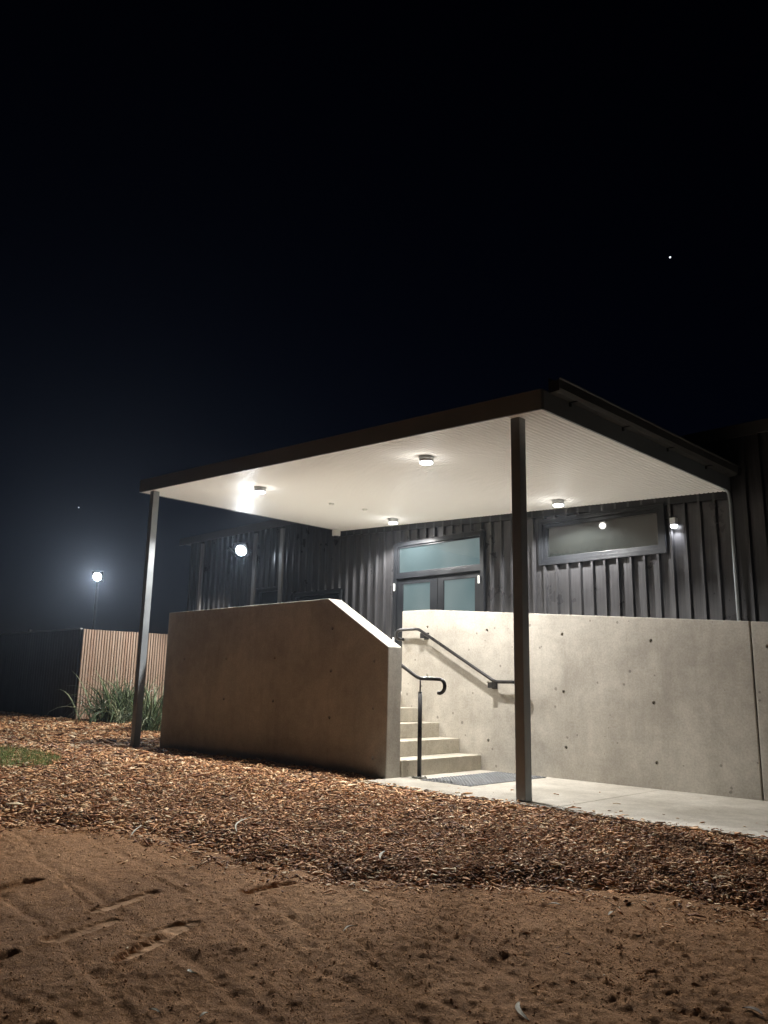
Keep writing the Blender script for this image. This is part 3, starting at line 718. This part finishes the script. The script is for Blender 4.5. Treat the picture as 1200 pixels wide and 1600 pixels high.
# wall light beside the high window
t = thing('wall_light', 'small bright wall light on the cladding right of the high window', 'light', (-4.86, 10.5, 2.2))
bm = bmesh.new(); box(bm, -4.90, -4.82, YW - .10, YW - .002, 2.20, 2.30, .006); obj('housing', bm, M['lamp_body'], t)
bm = bmesh.new(); tube(bm, [(-4.86, YW - .055, 2.199), (-4.86, YW - .06, 2.175), (-4.86, YW - .062, 2.165)], [.045, .042, .03], 18); obj('lens', bm, M['lens'], t)
l = bpy.data.lights.new('wall_lamp', 'SPOT'); l.spot_size = R_(150); l.spot_blend = 0.7; l.energy = 26; l.shadow_soft_size = .03; l.color = (.93, .95, 1)
lo = bpy.data.objects.new('lamp', l); C.objects.link(lo); lo.parent = t; lo.location = (0, -.02, -.05); lo.rotation_euler = (R_(-12), 0, 0)

# ------------------------------------------------------------------ floodlights in the distance
def flood(loc, aim, label, energy, pole=None):
    L = Vector(loc); t = thing('floodlight', label, 'light', loc, 'white floodlights on the left')
    d = (Vector(aim) - L).normalized(); q = d.to_track_quat('-Z', 'Y').to_matrix().to_4x4(); T = Matrix.Translation(L) @ q
    def ob(name, x, y, z0, z1, mat, bev=0.01):
        bm = bmesh.new(); box(bm, -x, x, -y, y, z0, z1, bev); bmesh.ops.transform(bm, matrix=T, verts=bm.verts); return obj(name, bm, mat, t)
    ob('housing', .17, .16, 0.0, .07, M['frame'])
    bm = bmesh.new(); tube(bm, [(0, 0, -.001), (0, 0, -.03), (0, 0, -.06), (0, 0, -.075)], [.115, .11, .09, .05], 24); bmesh.ops.transform(bm, matrix=T, verts=bm.verts); obj('lens', bm, M['flood_lens'], t)
    l = bpy.data.lights.new('flood_or_fill_lamp', 'SPOT'); l.spot_size = R_(128); l.spot_blend = 0.5; l.shadow_soft_size = .1; l.energy = energy; l.color = (.88, .94, 1)
    lo = bpy.data.objects.new('lamp', l); C.objects.link(lo); lo.parent = t; lo.location = d * .09; lo.rotation_euler = q.to_euler()
    bm = bmesh.new(); tube(bm, [L - d * .06, L - d * .10 + Vector((0, .1, 0)), L + Vector((0, .30, 0))] if pole is None else [L - d * .06, Vector((L.x, L.y, L.z - .2)) - d * .15, Vector((L.x, L.y, -1.1)) - d * .15], .022 if pole is None else .045, 10)
    obj('arm' if pole is None else 'pole', bm, M['frame'], t)
    if pole is None:      # invented extra head, added to brighten the timber fence and plants
        L2 = L + Vector((-.34, 0, -.02)); d2 = (Vector((-17.5, 8.6, -.8)) - L2).normalized(); q2 = d2.to_track_quat('-Z', 'Y').to_matrix().to_4x4(); T2 = Matrix.Translation(L2) @ q2
        bm = bmesh.new(); box(bm, -.12, .12, -.10, .10, 0, .06, .01); tube(bm, [(0, 0, .05), (0, .05, .12)], .02, 8); bmesh.ops.transform(bm, matrix=T2, verts=bm.verts); obj('added_fill_head', bm, M['frame'], t)
        l = bpy.data.lights.new('flood_or_fill_lamp', 'SPOT'); l.spot_size = R_(84); l.spot_blend = 0.5; l.shadow_soft_size = .08; l.energy = 750; l.color = (1, .95, .88)  # added fill light for the fence, no real lamp here
        lo = bpy.data.objects.new('added_fill_lamp', l); C.objects.link(lo); lo.parent = t; lo.location = (L2 - L) + d2 * .03; lo.rotation_euler = q2.to_euler()
flood((-14.36, 10.05, 2.76), (-12.3, 5.0, -1.0), 'brightest white floodlight shining from the far end of the building', 380)
flood((-23.0, 11.0, 2.97), (-12, 3.0, -1.0), 'smaller white floodlight on a pole beyond the timber fence', 1700, pole=1)

# ------------------------------------------------------------------ fences
t = thing('timber_batten_fence', 'lit fence of close vertical timber battens behind the strappy plants', 'fence', (-18.1, 10.5, -1))
bm = bmesh.new(); y = 8.44
while y < 13.2: box(bm, -18.10, -18.06, y, y + .042, -.98, 1.105 + rnd.uniform(-.004, .004), .002); y += .066
obj('batten_panel', bm, M['batten'], t)
bm = bmesh.new()
for z in (-.5, .2, .9): box(bm, -18.15, -18.101, 8.46, 13.2, z, z + .07)
obj('rail', bm, M['fence_dark'], t)
for y in (9.9, 11.4, 12.9):
    bm = bmesh.new(); box(bm, -18.24, -18.151, y, y + .09, -1.1, 1.06, .004); obj('post', bm, M['fence_dark'], t)
t = thing('dark_board_fence', 'unlit dark board fence running off to the left edge', 'fence', (-22, 8.45, -1))
bm = bmesh.new(); x = -18.18; 
while x > -34: box(bm, x - .14, x, 8.41, 8.435, -.98, 1.10, .003); x -= .145
obj('board_panel', bm, M['fence_dark'], t)
bm = bmesh.new(); box(bm, -34, -18.18, 8.40, 8.46, 1.101, 1.135, .003); obj('capping', bm, M['trim'], t)
for x in (-18.155, -21.2, -24.3, -27.4):
    bm = bmesh.new(); box(bm, x - .045, x + .045, 8.438, 8.52, -1.1, 1.10 if x > -19 else 1.2, .004); obj('post', bm, M['fence_dark'], t)

# ------------------------------------------------------------------ strap-leaf plants
def clump(name, cx_, cy_, cz_, nb, hgt, spread, label, lean=(0, 0), seed=1):
    r = np.random.default_rng(seed); V = []; F = []; seg = 7
    for i in range(nb):
        az = r.uniform(0, 2 * math.pi); L = hgt * r.uniform(.55, 1.15); w0 = r.uniform(.012, .026); el = R_(r.uniform(38, 86)); droop = r.uniform(.6, 2.2) * (1.3 if el < 1 else .7)
        p = np.array([cx_ + r.normal(0, .07 * spread), cy_ + r.normal(0, .07 * spread), cz_]); st = L / seg; b0 = len(V)
        azl = az
        for k in range(seg + 1):
            d = np.array([math.cos(azl) * math.cos(el) + lean[0], math.sin(azl) * math.cos(el) + lean[1], math.sin(el)]); d /= np.linalg.norm(d)
            s_ = np.array([-math.sin(azl), math.cos(azl), 0]); tt = k / seg
            ww = w0 * (1 - tt ** 2.2) * (0.75 + .6 * tt if tt < .4 else 1) + .0006
            up = np.cross(d, s_) * ww * -.5
            V += [p - s_ * ww, p + up * .8, p + s_ * ww, p + up * .8 - np.array([0, 0, .0015])]
            p = p + d * st; el -= droop * st * (0.5 + 1.6 * tt); azl += r.normal(0, .03)
        for k in range(seg):
            a = b0 + k * 4; c = a + 4
            F += [(a, a + 1, c + 1, c), (a + 1, a + 2, c + 2, c + 1), (a + 2, a + 3, c + 3, c + 2), (a + 3, a, c, c + 3)]
    o = mesh_np(name, V, F, M['strap'], smooth=False); return props(o, label, 'plant', 'strappy plants by the timber fence')
clump('strap_leaf_plant', -16.75, 8.85, -.93, 320, 1.25, 3.4, 'big spreading strap leaf clump left of the left canopy post', (-.05, -.12), 3)
clump('strap_leaf_plant', -14.3, 8.15, -.95, 130, 1.05, 1.3, 'upright strap leaf clump between the left post and the shaded wall', (0, 0), 5)

# grass patch
nb = 4000; V = []; F = []
for i in range(nb):
    a = rnd.uniform(0, 6.28); rr = rnd.random() ** .5
    x = -11.35 + math.cos(a) * rr * 1.3; y = 4.35 + math.sin(a) * rr * .55; z = float(mulch_z(np.array([x]), np.array([y]))[0])
    h = rnd.uniform(.03, .11); an = rnd.uniform(0, 6.28); lx, ly = rnd.gauss(0, .03), rnd.gauss(0, .03); wv = .003
    b0 = len(V); V += [(x - wv * math.cos(an), y - wv * math.sin(an), z), (x + wv * math.cos(an), y + wv * math.sin(an), z), (x + lx + .0006, y + ly, z + h), (x + lx - .0006, y + ly, z + h)]
    F.append((b0, b0 + 1, b0 + 2, b0 + 3))
props(mesh_np('grass_patch', V, F, M['grass']), 'low patch of green grass in the mulch at the left edge', 'grass', kind='stuff')

# ------------------------------------------------------------------ fallen leaves and sticks on the sand and mulch
def sand_z(x, y):
    a, b = np.array([x]), np.array([y]); s = float(y - bound(a)[0])
    if s > 0.02: return float(mulch_z(a, b)[0]) + 0.025
    d, _ = sand_detail(a.copy(), b.copy()); return float(ground_base(a, b)[0] + d[0])
def fallen(p, q, wd, mat, label, bend=0.15, cat='leaf', name='fallen_leaf'):
    a = pt_z(*p, -1.27); b = pt_z(*q, -1.27)
    for _ in range(3):
        za = sand_z(a.x, a.y); a = pt_z(*p, za + .008); zb = sand_z(b.x, b.y); b = pt_z(*q, zb + .008)
    L = (b - a).length; d = (b - a).normalized(); s = Vector((-d.y, d.x, 0)).normalized(); n_ = 9; bm = bmesh.new(); top = []; bot = []
    for k in range(n_ + 1):
        t_ = k / n_; c = a + d * L * t_ + s * bend * L * math.sin(math.pi * t_) + Vector((0, 0, .006 * math.sin(math.pi * t_) + .002)); w_ = wd * (math.sin(math.pi * min(1, t_ * .93 + .05)) ** .7) * .5 + .0006
        top.append([bm.verts.new(c - s * w_ + Vector((0, 0, .0015))), bm.verts.new(c + Vector((0, 0, -.001))), bm.verts.new(c + s * w_ + Vector((0, 0, .0015)))])
        bot.append([bm.verts.new(c - s * w_ + Vector((0, 0, .0))), bm.verts.new(c + Vector((0, 0, -.003))), bm.verts.new(c + s * w_)])
    for k in range(n_):
        for j in range(2):
            bm.faces.new((top[k][j], top[k][j + 1], top[k + 1][j + 1], top[k + 1][j])); bm.faces.new((bot[k][j], bot[k + 1][j], bot[k + 1][j + 1], bot[k][j + 1]))
        bm.faces.new((top[k][0], top[k + 1][0], bot[k + 1][0], bot[k][0])); bm.faces.new((top[k][2], bot[k][2], bot[k + 1][2], top[k + 1][2]))
    props(obj(name, bm, mat, smooth=False), label, cat, 'fallen leaves on the sand')
fallen((811, 1566), (827, 1596), .020, M['dryleaf'], 'long curved pale leaf on the sand at the bottom edge', -.16)
fallen((537, 1455), (558, 1447), .010, M['dryleaf'], 'thin curved pale leaf in the middle of the sand', .15)
fallen((856, 1413), (875, 1414), .014, M['dryleaf'], 'short straight white leaf on the sand below the right post', 0.0)
fallen((883, 1375), (898, 1380), .018, M['dryleaf'], 'pale oval leaf at the edge of the mulch below the right post', .1)
fallen((951, 1430), (958, 1425), .014, M['dryleaf'], 'tiny pale leaf fragment on the right side of the sand', 0)
fallen((1160, 1575), (1192, 1586), .026, M['brownleaf'], 'dull brown leaf on the sand in the bottom right corner', .15)
fallen((296, 1515), (308, 1522), .016, M['dryleaf'], 'small hooked pale leaf on the left side of the sand', -.3)
fallen((233, 1577), (251, 1584), .013, M['dryleaf'], 'short pale twig-like leaf near the bottom left', 0)
fallen((312, 1590), (325, 1583), .012, M['dryleaf'], 'greenish narrow leaf right of the short pale one near bottom left', 0)
fallen((1077, 1377), (1092, 1400), .012, M['dryleaf'], 'thin arched pale leaf on the dark mulch edge at right', -.15)
fallen((1003, 1408), (1012, 1411), .008, M['dryleaf'], 'tiny sliver of pale leaf beneath the dark mulch edge', 0)
fallen((413, 1366), (420, 1365), .014, M['dryleaf'], 'small square pale chip on the sand near the mulch', 0)
fallen((204, 1308), (222, 1290), .014, M['dryleaf'], 'pale bark strip standing out at the left mulch edge', .05)
fallen((594, 1342), (602, 1330), .016, M['dryleaf'], 'pale bark strip at the middle of the mulch edge', .05)
fallen((370, 1300), (396, 1276), .014, M['dryleaf'], 'long pale bark strip lying on the mulch left of centre', .1)

# ------------------------------------------------------------------ stars
for (px, py, r, lab) in ((1047, 402, 0.75, 'single bright star high in the night sky at right'), (123, 793, 0.5, 'faint star low in the sky above the pole floodlight')):
    d = (m3 @ Vector((px - 600, -(py - 800), -1264.52))).normalized() * 700
    bm = bmesh.new(); bmesh.ops.create_icosphere(bm, subdivisions=2, radius=r)
    o = obj('star', bm, M['star']); o.location = d; props(o, lab, 'star')

# ------------------------------------------------------------------ night haze round the lamps
bm = bmesh.new(); box(bm, -70, 25, -12, 45, -3.5, 12.0)
hz = bpy.data.materials.new('night_haze'); hz.use_nodes = True; hn = hz.node_tree
for n_ in list(hn.nodes):
    if n_.type != 'OUTPUT_MATERIAL': hn.nodes.remove(n_)
pv_ = hn.nodes.new('ShaderNodeVolumePrincipled'); pv_.inputs['Density'].default_value = 0.0009; pv_.inputs['Color'].default_value = (0.75, 0.85, 1.0, 1); pv_.inputs['Anisotropy'].default_value = 0.8
hn.links.new(pv_.outputs[0], [n_ for n_ in hn.nodes if n_.type == 'OUTPUT_MATERIAL'][0].inputs['Volume'])
props(obj('haze', bm, hz), 'thin night haze glowing around the lamps', 'haze', kind='stuff')
